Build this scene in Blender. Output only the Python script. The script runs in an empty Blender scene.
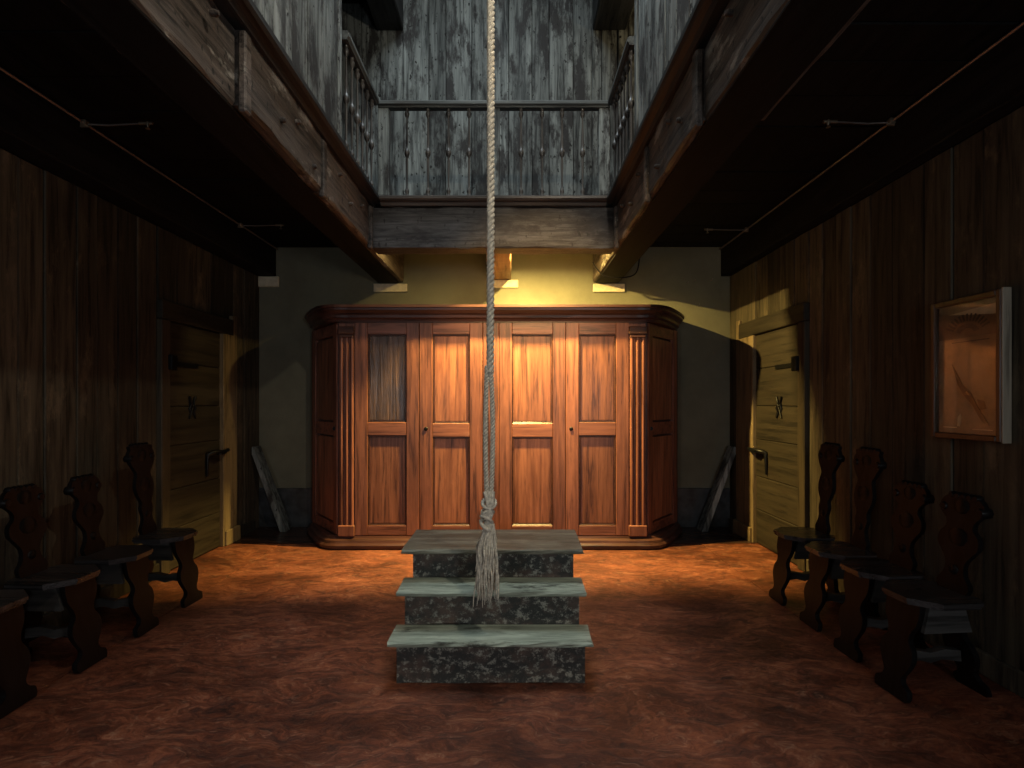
import bpy, bmesh, math, random
from mathutils import Vector, Matrix
random.seed(11)
C = bpy.context.scene.collection
S = bpy.context.scene
PI = math.pi

# ------------------------------------------------------------------ camera
H = 1.45
cd = bpy.data.cameras.new('camera'); cam = bpy.data.objects.new('camera', cd); C.objects.link(cam)
cam.location = (0, 0, H); cam.rotation_euler = (PI/2, 0, 0)
cd.sensor_width = 36; cd.lens = 36*520/1024; cd.shift_x = -0.001; cd.shift_y = 19/1024
cd.clip_start = 0.02
S.camera = cam

# ------------------------------------------------------------------ world, lights, exposure
w = bpy.data.worlds.new('world'); S.world = w; w.use_nodes = True
w.node_tree.nodes['Background'].inputs[0].default_value = (0.55, 0.68, 0.8, 1)
w.node_tree.nodes['Background'].inputs[1].default_value = 0.1

def area(name, loc, rot, sx, sy, e, col, spread=PI):
    l = bpy.data.lights.new(name, 'AREA'); l.shape = 'RECTANGLE'; l.size = sx; l.size_y = sy
    l.energy = e; l.color = col; l.spread = spread
    o = bpy.data.objects.new(name, l); C.objects.link(o); o.location = loc; o.rotation_euler = rot
    return o
# daylight falling through the roof opening over the well
area('skylight_daylight', (-0.1, 3.6, 7.28), (0, 0, 0), 1.5, 1.8, 100, (0.84, 0.94, 1.0), math.radians(150))
# daylight from the two small windows in the wall behind the camera
area('window_daylight', (-1.85, -1.9, 1.75), (math.radians(90), 0, 0), .45, .7, 20, (0.88, 0.94, 1.0))
area('window_daylight', (1.35, -1.9, 1.75), (math.radians(90), 0, 0), .45, .7, 30, (0.88, 0.94, 1.0))
def disc(name, loc, rot, d, e, col):
    l = bpy.data.lights.new(name, 'AREA'); l.shape = 'DISK'; l.size = d; l.energy = e; l.color = col
    o = bpy.data.objects.new(name, l); C.objects.link(o); o.location = loc; o.rotation_euler = rot; return o
# two warm downlights between the cross beam and the far wall, on either side of the middle joist
disc('lamp_light', (.12, 4.925, 3.02), (0, 0, 0), .05, 400, (1.0, 0.70, 0.20))
disc('lamp_light', (-.90, 4.925, 3.02), (0, 0, 0), .05, 20, (1.0, 0.71, 0.24))
# two lamps on the upper gallery, high over the near part of the well, out of view
def ball(name, loc, rad, e, col):
    l = bpy.data.lights.new(name, 'POINT'); l.energy = e; l.color = col; l.shadow_soft_size = rad
    o = bpy.data.objects.new(name, l); C.objects.link(o); o.location = loc
ball('gallery_lamp_light', (.78, 1.15, 4.40), .05, 120, (1.0, .87, .70))
ball('gallery_lamp_light', (-1.10, 1.15, 4.40), .10, 16, (1.0, .87, .70))

# warm spotlight on the right boards of the gallery, aimed at the upper cabinet doors
l = bpy.data.lights.new('spotlight', 'SPOT'); l.energy = 820; l.color = (1.0, .62, .24); l.spot_size = math.radians(36); l.spot_blend = 1.0; l.shadow_soft_size = .04
o = bpy.data.objects.new('spotlight', l); C.objects.link(o); o.location = (.35, 1.5, 3.75)
o.rotation_euler = (Vector((.22, 5.2, 1.98))-Vector(o.location)).to_track_quat('-Z', 'Y').to_euler()
ball('added_upper_light', (1.9, 5.2, 5.3), .06, 14, (1.0, .72, .38))  # unseen warm light, added to warm the upper boards at the right

S.view_settings.view_transform = 'Standard'; S.view_settings.look = 'None'
S.view_settings.gamma = 1; S.view_settings.use_curve_mapping = False
S.view_settings.exposure = 0.0

# ------------------------------------------------------------------ mesh helpers
class MB:
    def __init__(s): s.v = []; s.f = []; s.sm = []
    def add(s, vs, fs, smooth=False):
        n = len(s.v); s.v += [tuple(v) for v in vs]
        for f in fs: s.f.append([i+n for i in f]); s.sm.append(smooth)
    def box(s, x0, x1, y0, y1, z0, z1, c=0.0):
        if c <= 0:
            vs = [(x, y, z) for z in (z0, z1) for y in (y0, y1) for x in (x0, x1)]
            s.add(vs, [(0,2,3,1),(4,5,7,6),(0,1,5,4),(2,6,7,3),(0,4,6,2),(1,3,7,5)]); return s
        bm = bmesh.new(); bmesh.ops.create_cube(bm, size=1)
        for v in bm.verts: v.co = Vector(((x0+x1)/2+v.co.x*(x1-x0), (y0+y1)/2+v.co.y*(y1-y0), (z0+z1)/2+v.co.z*(z1-z0)))
        bmesh.ops.bevel(bm, geom=bm.edges[:], offset=c, segments=1, affect='EDGES')
        bm.verts.index_update()
        s.add([v.co[:] for v in bm.verts], [[v.index for v in f.verts] for f in bm.faces]); bm.free(); return s
    def prism(s, pts, a, b, fn):
        """pts: 2D outline; fn(u,v,t)->xyz ; extruded t from a to b"""
        n = len(pts)
        vs = [fn(u, v, a) for u, v in pts] + [fn(u, v, b) for u, v in pts]
        s.add(vs, [list(range(n))[::-1], list(range(n, 2*n))] + [(i, (i+1) % n, (i+1) % n+n, i+n) for i in range(n)]); return s
    def lathe(s, prof, o=(0,0,0), n=12, axis=2, smooth=True):
        vs = []; fs = []
        for r, z in prof:
            for k in range(n):
                a = 2*PI*k/n; p = (r*math.cos(a), r*math.sin(a), z)
                if axis == 0: p = (p[2], p[0], p[1])
                if axis == 1: p = (p[0], p[2], p[1])
                vs.append((p[0]+o[0], p[1]+o[1], p[2]+o[2]))
        for i in range(len(prof)-1):
            for k in range(n): fs.append((i*n+k, i*n+(k+1) % n, (i+1)*n+(k+1) % n, (i+1)*n+k))
        s.add(vs, fs, smooth)
        s.add(vs[:n], [list(range(n))[::-1]]); s.add(vs[-n:], [list(range(n))]); return s
    def tube(s, pts, r, n=6, smooth=True):
        pts = [Vector(p) for p in pts]; rs = r if isinstance(r, (list, tuple)) else [r]*len(pts)
        vs = []; fs = []; up = None
        for i, p in enumerate(pts):
            t = (pts[min(i+1, len(pts)-1)] - pts[max(i-1, 0)]).normalized()
            if up is None: up = Vector((1,0,0)) if abs(t.x) < .8 else Vector((0,1,0))
            a = (up - t*up.dot(t)).normalized(); b = t.cross(a); up = a
            for k in range(n):
                q = p + (a*math.cos(2*PI*k/n) + b*math.sin(2*PI*k/n))*rs[i]; vs.append(q[:])
        for i in range(len(pts)-1):
            for k in range(n): fs.append((i*n+k, i*n+(k+1) % n, (i+1)*n+(k+1) % n, (i+1)*n+k))
        s.add(vs, fs, smooth); s.add(vs[:n], [list(range(n))[::-1]]); s.add(vs[-n:], [list(range(n))]); return s
    def sweep(s, prof, path, closed=False):
        """prof: list of (out,z); path: list of (x,y) ; out is measured to the left normal"""
        P = [Vector((p[0], p[1])) for p in path]; nor = []
        for i in range(len(P)):
            a = (P[i]-P[i-1]).normalized() if i > 0 else None
            b = (P[i+1]-P[i]).normalized() if i < len(P)-1 else None
            if a is None: a = b
            if b is None: b = a
            na = Vector((a.y, -a.x)); nb = Vector((b.y, -b.x)); m = (na+nb); m.normalize()
            nor.append(m/max(.35, m.dot(na)))
        vs = []; fs = []; n = len(prof)
        for p, q in zip(P, nor):
            for o, z in prof: vs.append((p.x+q.x*o, p.y+q.y*o, z))
        for i in range(len(P)-1):
            for k in range(n): fs.append((i*n+k, i*n+(k+1) % n, (i+1)*n+(k+1) % n, (i+1)*n+k))
        s.add(vs, fs); s.add(vs[:n], [list(range(n))[::-1]]); s.add(vs[-n:], [list(range(n))]); return s
    def xf(s, m):
        s.v = [tuple(m @ Vector(v)) for v in s.v]; return s
    def warp(s, fn):
        s.v = [tuple(fn(*v)) for v in s.v]; return s
    def mesh(s, name):
        me = bpy.data.meshes.new(name); me.from_pydata(s.v, [], s.f)
        me.polygons.foreach_set('use_smooth', s.sm); me.update()
        bm = bmesh.new(); bm.from_mesh(me); bmesh.ops.recalc_face_normals(bm, faces=bm.faces); bm.to_mesh(me); bm.free()
        return me

def obj(name, mb, mat, parent=None, loc=None):
    me = mb.mesh(name) if isinstance(mb, MB) else mb
    if mat and not me.materials: me.materials.append(mat)
    o = bpy.data.objects.new(name, me); C.objects.link(o)
    if parent: o.parent = parent
    if loc: o.location = loc
    return o
def thing(name, label, cat, loc=(0,0,0), rz=0, group=None):
    o = bpy.data.objects.new(name, None); C.objects.link(o); o.location = loc; o.rotation_euler = (0,0,rz)
    o.empty_display_size = .1
    o['label'] = label; o['category'] = cat
    if group: o['group'] = group
    return o
def tag(o, label, cat, group=None):
    o['label'] = label; o['category'] = cat
    if group: o['group'] = group
    return o
def struct(name, mb, mat):
    o = obj(name, mb, mat); o['kind'] = 'structure'; return o
def dup(root, loc, rz, label):
    r = root.copy(); C.objects.link(r); r.location = loc; r.rotation_euler = (0,0,rz); r['label'] = label
    for ch in root.children:
        c = ch.copy(); C.objects.link(c); c.parent = r
        for g in ch.children:
            d = g.copy(); C.objects.link(d); d.parent = c
    return r
def smooth_line(pts, k=5):
    out = []; n = len(pts)
    for i in range(n-1):
        p0, p1, p2, p3 = pts[max(i-1,0)], pts[i], pts[i+1], pts[min(i+2,n-1)]
        for j in range(k):
            t = j/k
            out.append(tuple(.5*((2*p1[a])+(-p0[a]+p2[a])*t+(2*p0[a]-5*p1[a]+4*p2[a]-p3[a])*t*t+(-p0[a]+3*p1[a]-3*p2[a]+p3[a])*t**3) for a in (0,1)))
    return out+[pts[-1]]

# ------------------------------------------------------------------ materials
def nt(name):
    m = bpy.data.materials.new(name); m.use_nodes = True; t = m.node_tree
    return m, t, t.nodes['Principled BSDF']
def N(t, ty, **kw):
    n = t.nodes.new(ty)
    for k, v in kw.items():
        if k.startswith('_'): setattr(n, k[1:], v)
        else: n.inputs[k.replace('__', ' ')].default_value = v
    return n
def ramp(t, src, stops):
    r = t.nodes.new('ShaderNodeValToRGB'); e = r.color_ramp.elements
    while len(e) < len(stops): e.new(.5)
    for i, (p, c) in enumerate(stops): e[i].position = p; e[i].color = (*c, 1) if len(c) == 3 else c
    t.links.new(src, r.inputs[0]); return r.outputs[0]
def coords(t, scale, rand=True):
    tc = N(t, 'ShaderNodeTexCoord'); out = tc.outputs['Object']
    if rand:
        oi = N(t, 'ShaderNodeObjectInfo'); mul = N(t, 'ShaderNodeMath', _operation='MULTIPLY'); mul.inputs[1].default_value = 37.0
        t.links.new(oi.outputs['Random'], mul.inputs[0])
        ad = N(t, 'ShaderNodeVectorMath', _operation='ADD'); t.links.new(out, ad.inputs[0]); t.links.new(mul.outputs[0], ad.inputs[1]); out = ad.outputs[0]
    mp = N(t, 'ShaderNodeMapping'); mp.inputs['Scale'].default_value = scale; t.links.new(out, mp.inputs[0]); return mp.outputs[0]
def mixc(t, f, a, b, mode='MIX'):
    m = N(t, 'ShaderNodeMix', _data_type='RGBA', _blend_type=mode)
    for src, i in ((f, 0), (a, 6), (b, 7)):
        if hasattr(src, 'links'): t.links.new(src, m.inputs[i])
        else: m.inputs[i].default_value = src if i == 0 else (*src, 1)
    return m.outputs[2]
def wood(name, c1, c2, axis='z', rough=(.45, .7), wear=None, bump=.25, vary=.35, dens=1.0, wearpos=(.55, .7), spec=.4, fine=28, knots=False):
    m, t, b = nt(name); L = t.links.new
    g = {'z': (1,1,.06), 'x': (.06,1,1), 'y': (1,.06,1)}[axis]
    co = coords(t, g)
    n1 = N(t, 'ShaderNodeTexNoise', Scale=fine*dens, Detail=6, Roughness=.65, Distortion=.4); L(co, n1.inputs['Vector'])
    n2 = N(t, 'ShaderNodeTexNoise', Scale=5*dens, Detail=5, Roughness=.6, Distortion=1.6); L(co, n2.inputs['Vector'])
    f = N(t, 'ShaderNodeMath', _operation='ADD'); L(n1.outputs[0], f.inputs[0]); L(n2.outputs[0], f.inputs[1])
    h = N(t, 'ShaderNodeMath', _operation='MULTIPLY'); L(f.outputs[0], h.inputs[0]); h.inputs[1].default_value = .5
    col = ramp(t, h.outputs[0], [(.36, c1), (.62, c2)])
    dark = ramp(t, n1.outputs[0], [(.36, (.25,.25,.25)), (.46, (1,1,1))]); col = mixc(t, .55, col, dark, 'MULTIPLY')
    if wear:
        co2 = coords(t, tuple(.35 if x < 1 else 1 for x in g)); n3 = N(t, 'ShaderNodeTexNoise', Scale=5.5, Detail=9, Roughness=.72); L(co2, n3.inputs['Vector'])
        col = mixc(t, ramp(t, n3.outputs[0], [(wearpos[0], (0,0,0)), (wearpos[1], (1,1,1))]), col, wear)
    if knots:
        co3 = coords(t, (1,1,.55)); n4 = N(t, 'ShaderNodeTexNoise', Scale=26, Detail=3, Roughness=.6); L(co3, n4.inputs['Vector'])
        col = mixc(t, ramp(t, n4.outputs[0], [(.63, (0,0,0)), (.68, (1,1,1))]), col, (.014,.013,.012))
    oi = N(t, 'ShaderNodeObjectInfo'); mr = N(t, 'ShaderNodeMapRange'); mr.inputs['To Min'].default_value = 1-vary; mr.inputs['To Max'].default_value = 1+vary*.6
    L(oi.outputs['Random'], mr.inputs[0]); col = mixc(t, 1.0, col, mr.outputs[0], 'MULTIPLY')
    L(col, b.inputs['Base Color'])
    rr = N(t, 'ShaderNodeMapRange'); rr.inputs['To Min'].default_value = rough[0]; rr.inputs['To Max'].default_value = rough[1]; L(n2.outputs[0], rr.inputs[0]); L(rr.outputs[0], b.inputs['Roughness'])
    b.inputs['Specular IOR Level'].default_value = spec
    bp = N(t, 'ShaderNodeBump', Strength=bump, Distance=.01); L(h.outputs[0], bp.inputs['Height']); L(bp.outputs[0], b.inputs['Normal'])
    return m
def plain(name, c, rough=.5, metal=0, var=.15, scale=20, bump=.1, spec=.5):
    m, t, b = nt(name); L = t.links.new; co = coords(t, (1,1,1))
    n = N(t, 'ShaderNodeTexNoise', Scale=scale, Detail=5); L(co, n.inputs['Vector'])
    col = ramp(t, n.outputs[0], [(.3, tuple(x*(1-var) for x in c)), (.7, tuple(min(1, x*(1+var)) for x in c))]); L(col, b.inputs['Base Color'])
    b.inputs['Roughness'].default_value = rough; b.inputs['Metallic'].default_value = metal; b.inputs['Specular IOR Level'].default_value = spec
    bp = N(t, 'ShaderNodeBump', Strength=bump, Distance=.01); L(n.outputs[0], bp.inputs['Height']); L(bp.outputs[0], b.inputs['Normal']); return m

M = {}
M['wall'] = wood('dark_panel_wood', (.018,.0145,.010), (.082,.067,.045), rough=(.55,.8), wear=(.13,.10,.064), vary=.5, spec=.2)
M['door'] = wood('door_wood', (.012,.009,.0058), (.034,.026,.016), axis='y', rough=(.5,.75), wear=(.024,.016,.010), vary=.25, spec=.3)
M['door_post'] = wood('door_post_wood', (.020,.015,.009), (.058,.043,.026), rough=(.5,.75), wear=(.024,.016,.010), vary=.2, spec=.3)  # near door post: lamp light falling off, put into a darker wood colour
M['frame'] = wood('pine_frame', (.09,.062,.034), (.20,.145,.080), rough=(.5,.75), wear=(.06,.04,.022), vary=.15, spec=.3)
M['framey'] = wood('pine_lintel', (.09,.062,.034), (.20,.145,.080), axis='y', rough=(.5,.75), wear=(.06,.04,.022), vary=.15, spec=.3)
M['grey'] = wood('weathered_grey_board', (.018,.021,.021), (.30,.33,.315), rough=(.6,.85), wear=(.036,.035,.034), wearpos=(.47,.57), knots=True, vary=.45, bump=.5, spec=.25)
M['greyx'] = wood('weathered_rail', (.03,.033,.033), (.14,.155,.15), axis='x', rough=(.55,.8), wear=(.06,.055,.05), vary=.2, bump=.4)
M['greyy'] = wood('weathered_rail_side', (.03,.033,.033), (.13,.145,.14), axis='y', rough=(.55,.8), wear=(.06,.055,.05), vary=.2, bump=.4)
M['beamx'] = wood('old_beam_cross', (.004,.004,.004), (.105,.10,.10), axis='x', dens=1.5, knots=True, wearpos=(.46,.58), rough=(.5,.75), wear=(.018,.015,.016), vary=.1, bump=.9)
M['beamy'] = wood('old_beam', (.010,.008,.007), (.13,.105,.088), axis='y', rough=(.5,.75), wear=(.27,.25,.22), wearpos=(.57,.64), dens=1.4, knots=True, vary=.25, bump=.9)
M['mould'] = wood('dark_moulding', (.008,.009,.010), (.034,.035,.036), axis='y', rough=(.45,.65), vary=.1, bump=.3, spec=.2)
M['turned'] = wood('turned_baluster_wood', (.02,.018,.017), (.10,.09,.08), rough=(.35,.55), vary=.1)
M['mouldx'] = wood('dark_moulding_cross', (.02,.016,.014), (.09,.075,.065), axis='x', rough=(.3,.5), vary=.1, bump=.3)
M['black'] = wood('black_wood', (.0022,.0022,.0022), (.009,.0085,.008), axis='y', rough=(.6,.85), vary=.3, spec=.15)  # near-black wood, also used for the added shade under the gallery beams
M['joist'] = wood('joist_wood', (.08,.045,.02), (.22,.13,.06), axis='y', rough=(.5,.8), vary=.1, bump=.5)
M['cab'] = wood('walnut_cabinet', (.075,.024,.015), (.30,.112,.07), rough=(.28,.5), wear=(.14,.05,.03), wearpos=(.5,.75), vary=.16, bump=.2, spec=.5)
M['cabx'] = wood('walnut_cabinet_rail', (.075,.024,.015), (.30,.112,.07), axis='x', rough=(.28,.5), wear=(.46,.29,.22), wearpos=(.62,.8), vary=.16, bump=.2, spec=.5)
M['cabdark'] = wood('walnut_cornice', (.022,.009,.007), (.080,.032,.024), axis='x', rough=(.25,.45), vary=.1, bump=.2)
M['panel'] = wood('walnut_panel', (.085,.028,.016), (.36,.14,.078), rough=(.26,.45), wear=(.19,.065,.036), wearpos=(.5,.72), vary=.2, bump=.3, spec=.5, dens=1.1)
M['panelold'] = wood('scorched_panel', (.022,.014,.012), (.15,.085,.06), rough=(.2,.32), wear=(.055,.035,.03), wearpos=(.5,.65), vary=.02, bump=.8, spec=.6, dens=1.2)
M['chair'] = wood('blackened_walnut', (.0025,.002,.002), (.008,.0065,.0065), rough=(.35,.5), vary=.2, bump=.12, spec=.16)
M['apron'] = wood('lit_chair_board', (.02,.019,.018), (.07,.066,.062), axis='x', rough=(.3,.5), vary=.1, bump=.1, spec=.4)  # window light on aprons and stretcher, put into a paler base colour
M['seat'] = wood('polished_seat', (.012,.011,.011), (.045,.040,.040), axis='x', rough=(.2,.35), vary=.2, bump=.1, spec=.4)
M['iron'] = plain('black_iron', (.012,.012,.013), .4, .7, bump=.3)
M['pipe'] = plain('grey_pipe', (.22,.19,.17), .35, .6, bump=.05)
M['brass'] = plain('dull_brass_fitting', (.35,.28,.2), .35, .8)
M['stone'] = plain('pale_stone', (.52,.46,.33), .8, bump=.4)
M['dado'] = plain('dark_dado', (.035,.038,.04), .45, bump=.3, var=.6, scale=9)
M['darkfloor'] = wood('dark_floor_board', (.02,.010,.008), (.06,.032,.024), axis='x', rough=(.2,.35), vary=.1)
M['gilt'] = wood('picture_frame_wood', (.02,.010,.006), (.07,.036,.02), rough=(.25,.4), vary=.05)
M['giltside'] = wood('picture_frame_lit_side', (.13,.11,.08), (.28,.24,.18), rough=(.4,.6), vary=.05)

def plaster():
    m, t, b = nt('plaster'); L = t.links.new; co = coords(t, (1,1,1), False)
    n = N(t, 'ShaderNodeTexNoise', Scale=1.8, Detail=8, Roughness=.65); L(co, n.inputs['Vector'])
    n2 = N(t, 'ShaderNodeTexNoise', Scale=60, Detail=4); L(co, n2.inputs['Vector'])
    L(ramp(t, n.outputs[0], [(.3, (.115,.112,.082)), (.55, (.150,.145,.104)), (.75, (.172,.167,.12))]), b.inputs['Base Color']); b.inputs['Roughness'].default_value = .9
    b.inputs['Specular IOR Level'].default_value = .1
    bp = N(t, 'ShaderNodeBump', Strength=.25, Distance=.004); L(n2.outputs[0], bp.inputs['Height']); L(bp.outputs[0], b.inputs['Normal']); return m
M['plaster'] = plaster()
def floor_mat():
    m, t, b = nt('red_plaster_floor'); L = t.links.new
    co = coords(t, (.8, 1.3, 1), False)
    wrp = N(t, 'ShaderNodeTexNoise', Scale=1.6, Detail=4, Roughness=.6); L(co, wrp.inputs['Vector'])
    sc = N(t, 'ShaderNodeVectorMath', _operation='SCALE'); sc.inputs['Scale'].default_value = .9; L(wrp.outputs['Color'], sc.inputs[0])
    ad = N(t, 'ShaderNodeVectorMath', _operation='ADD'); L(co, ad.inputs[0]); L(sc.outputs[0], ad.inputs[1])
    mp = N(t, 'ShaderNodeMapping'); mp.inputs['Scale'].default_value = (1.0, 1.8, 1); mp.inputs['Rotation'].default_value = (0,0,.25); L(ad.outputs[0], mp.inputs[0])
    st = N(t, 'ShaderNodeTexNoise', Scale=7, Detail=12, Roughness=.78, Distortion=.25); L(mp.outputs[0], st.inputs['Vector'])
    big = N(t, 'ShaderNodeTexNoise', Scale=1.5, Detail=7, Roughness=.65, Distortion=.4); L(co, big.inputs['Vector'])
    col = ramp(t, st.outputs[0], [(.34, (.055,.022,.014)), (.49, (.19,.057,.030)), (.60, (.34,.112,.055)), (.72, (.55,.36,.25))])
    dk = ramp(t, big.outputs[0], [(.37, (.30,.27,.26)), (.62, (.9,.9,.9))])
    mp2 = N(t, 'ShaderNodeMapping'); mp2.inputs['Scale'].default_value = (1.2, 4.5, 1); mp2.inputs['Rotation'].default_value = (0,0,.45); L(ad.outputs[0], mp2.inputs[0])
    s2 = N(t, 'ShaderNodeTexNoise', Scale=11, Detail=8, Roughness=.8, Distortion=.5); L(mp2.outputs[0], s2.inputs['Vector'])
    col = mixc(t, ramp(t, s2.outputs[0], [(.54, (0,0,0)), (.66, (.8,.8,.8))]), col, (.52,.29,.18))
    col = mixc(t, ramp(t, s2.outputs[0], [(.34, (.7,.7,.7)), (.44, (0,0,0))]), col, (.045,.018,.012))
    L(mixc(t, 1.0, col, dk, 'MULTIPLY'), b.inputs['Base Color'])
    rr = ramp(t, st.outputs[0], [(.35, (.52,)*3), (.7, (.27,)*3)]); L(rr, b.inputs['Roughness'])
    b.inputs['Specular IOR Level'].default_value = .45
    bp = N(t, 'ShaderNodeBump', Strength=.45, Distance=.008); L(st.outputs[0], bp.inputs['Height']); L(bp.outputs[0], b.inputs['Normal']); return m
M['floor'] = floor_mat()
def tread_mat():
    m, t, b = nt('worn_green_tread'); L = t.links.new; co = coords(t, (.12,1,1))
    n = N(t, 'ShaderNodeTexNoise', Scale=22, Detail=7, Roughness=.7, Distortion=.5); L(co, n.inputs['Vector'])
    co2 = coords(t, (.35,1,1)); n2 = N(t, 'ShaderNodeTexNoise', Scale=6, Detail=8, Roughness=.7); L(co2, n2.inputs['Vector'])
    col = ramp(t, n.outputs[0], [(.3, (.13,.15,.115)), (.5, (.30,.345,.27)), (.7, (.52,.57,.45))])
    col = mixc(t, ramp(t, n2.outputs[0], [(.54, (0,0,0)), (.62, (1,1,1))]), col, (.055,.06,.045)); L(col, b.inputs['Base Color'])
    b.inputs['Roughness'].default_value = .6
    bp = N(t, 'ShaderNodeBump', Strength=.6, Distance=.01); L(n.outputs[0], bp.inputs['Height']); L(bp.outputs[0], b.inputs['Normal']); return m
M['tread'] = tread_mat()
def riser_mat():
    m, t, b = nt('flaking_black_riser'); L = t.links.new; co = coords(t, (1,1,1.2))
    n = N(t, 'ShaderNodeTexNoise', Scale=24, Detail=10, Roughness=.8); L(co, n.inputs['Vector'])
    n2 = N(t, 'ShaderNodeTexNoise', Scale=5, Detail=6, Roughness=.7); L(co, n2.inputs['Vector'])
    red = mixc(t, ramp(t, n2.outputs[0], [(.45, (0,0,0)), (.65, (1,1,1))]), (.045,.045,.04), (.15,.10,.075))
    col = mixc(t, ramp(t, n.outputs[0], [(.52, (0,0,0)), (.60, (1,1,1))]), red, (.38,.37,.30)); L(col, b.inputs['Base Color'])
    b.inputs['Roughness'].default_value = .6
    bp = N(t, 'ShaderNodeBump', Strength=.9, Distance=.012); L(n.outputs[0], bp.inputs['Height']); L(bp.outputs[0], b.inputs['Normal']); return m
M['riser'] = riser_mat()
M['rope'] = plain('hemp_rope', (.62,.57,.46), .85, var=.35, scale=60, bump=.5, spec=.15)
def glass_mat():
    m, t, b = nt('clear_glass'); b.inputs['Base Color'].default_value = (.9,.93,.93,1); b.inputs['Roughness'].default_value = .03
    b.inputs['Transmission Weight'].default_value = 1; b.inputs['IOR'].default_value = 1.3; return m
M['glass'] = glass_mat()
def print_mat():
    m, t, b = nt('faded_print'); L = t.links.new; co = coords(t, (1,1,1))
    n = N(t, 'ShaderNodeTexNoise', Scale=6, Detail=7, Roughness=.7); L(co, n.inputs['Vector'])
    L(ramp(t, n.outputs[0], [(.3, (.14,.105,.06)), (.5, (.26,.195,.12)), (.7, (.36,.28,.18))]), b.inputs['Base Color']); b.inputs['Roughness'].default_value = .35; return m
M['print'] = print_mat()
M['treaddark'] = wood('dark_top_tread', (.06,.062,.042), (.24,.24,.18), axis='x', rough=(.5,.7), wear=(.08,.07,.05), wearpos=(.45,.6), vary=.05, bump=.5)  # darker base colour, for the top tread only
M['printdark'] = plain('print_dark_ink', (.035,.022,.012), .5)
M['printpale'] = plain('print_pale_and_reflection', (.62,.52,.33), .5)  # pale print figures, and the wall reflection painted above them
M['printhaze'] = plain('print_brown_band', (.15,.10,.055), .5)
M['bulb'] = nt('lamp_glass')[0]
bb = M['bulb'].node_tree.nodes['Principled BSDF']; bb.inputs['Emission Color'].default_value = (1,.7,.3,1); bb.inputs['Emission Strength'].default_value = 8

# ------------------------------------------------------------------ setting
XL, XR, YB, YF = -2.95, 2.52, 6.06, -2.0
fl = struct('floor', MB().box(XL-.2, XR+.2, YF-.2, YB+.2, -.1, 0), M['floor'])
struct('trim_1', MB().box(XL, -2.385, YF, 5.34, 0, .005), M['floor'])
struct('trim_2', MB().box(1.93, XR, YF, 5.5, 0, .005), M['floor'])
wb = struct('wall_back', MB().box(XL-.25, XR+.3, YB, YB+.15, 0, 3.3), M['plaster'])
struct('wall_front', MB().box(XL-.2, XR+.2, YF-.15, YF, 0, 7.3), M['plaster'])
struct('trim_3', MB().box(XL, -2.2, YB-.025, YB, 0, .46, .004), M['dado'])
struct('trim_4', MB().box(1.75, XR, YB-.025, YB, 0, .46, .004), M['dado'])
struct('trim_5', MB().box(XL, XR, 5.35, YB-.025, 0, .012), M['darkfloor'])
# plank walls ---------------------------------------------------
def cut(a, b, lo, hi):
    out = []; y = a
    while y < b-1e-6:
        wd = random.uniform(lo, hi)
        if b-(y+wd) < lo*.7: wd = b-y
        out.append((y, min(b, y+wd))); y += wd
    return out
def side_wall(name, X, s, dy0, dy1, dz):
    """s: +1 planks face +x"""
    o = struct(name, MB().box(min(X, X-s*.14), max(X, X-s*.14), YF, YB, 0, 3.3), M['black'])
    for a, b in cut(-1.9, dy0, .17, .30)+cut(dy0, dy1, .2, .3)+cut(dy1, YB-.005, .15, .26):
        z0 = dz if (a >= dy0-.001 and b <= dy1+.001) else 0
        t = random.uniform(.014, .026)
        obj('plank', MB().box(min(X, X+s*t), max(X, X+s*t), a+.003, b-.003, z0+.001, 2.92, .005), M['wall'], o)
    return o
wl = side_wall('wall_left', XL-.02, 1, 4.31, 5.50, 2.30)
wr = side_wall('wall_right', XR+.02, -1, 4.43, 5.80, 2.30)
for nm, X, s, spans in (('baseboard_left', XL, 1, ((-1.9,4.30),(5.51,5.9))), ('baseboard_right', XR, -1, ((-1.9,4.42),(5.81,6.0)))):
    mb = MB()
    for a, b in spans: mb.box(min(X, X+s*.03), max(X, X+s*.03), a, b, 0.005, .125, .005)
    struct(nm, mb, M['wall'])
# upper storey --------------------------------------------------
ub = struct('wall_back_upper', MB().box(XL, XR, YB+.02, YB+.15, 3.3, 7.3), M['black'])
edges = [-2.94, -2.6, -2.3, -2.02, -1.76, -1.54, -1.28, -.98, -.78, -.48, -.27, -.05, .22, .42, .70, .92, 1.03, 1.22, 1.34, 1.55, 1.8, 2.1, 2.5]
for a, b in zip(edges, edges[1:]):
    t = random.uniform(.0, .022)
    obj('plank', MB().box(a+.003, b-.003, YB-.008-t, YB+.02, 3.3, 7.2, .004), M['grey'], ub)
struct('wall_left_upper', MB().box(XL-.15, XL, YF, YB, 3.3, 7.3), M['black'])
struct('wall_right_upper', MB().box(XR, XR+.15, YF, YB, 3.3, 7.3), M['black'])
# gallery undersides (ceilings) as boards
LB, RB, CY0, CY1 = -1.28, .93, 4.68, 4.88
def ceiling(name, x0, x1, y0, y1):
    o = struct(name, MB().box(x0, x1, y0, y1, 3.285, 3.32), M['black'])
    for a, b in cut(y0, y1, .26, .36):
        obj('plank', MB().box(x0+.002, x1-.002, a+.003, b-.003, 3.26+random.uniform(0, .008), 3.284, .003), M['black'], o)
ceiling('ceiling_left', XL, LB-.02, YF, YB)
ceiling('ceiling_right', RB+.02, XR, YF, YB)
ceiling('ceiling_back', LB-.02, RB+.02, CY1-.02, YB)
ceiling('ceiling_front', LB-.02, RB+.02, YF, .8)
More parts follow.
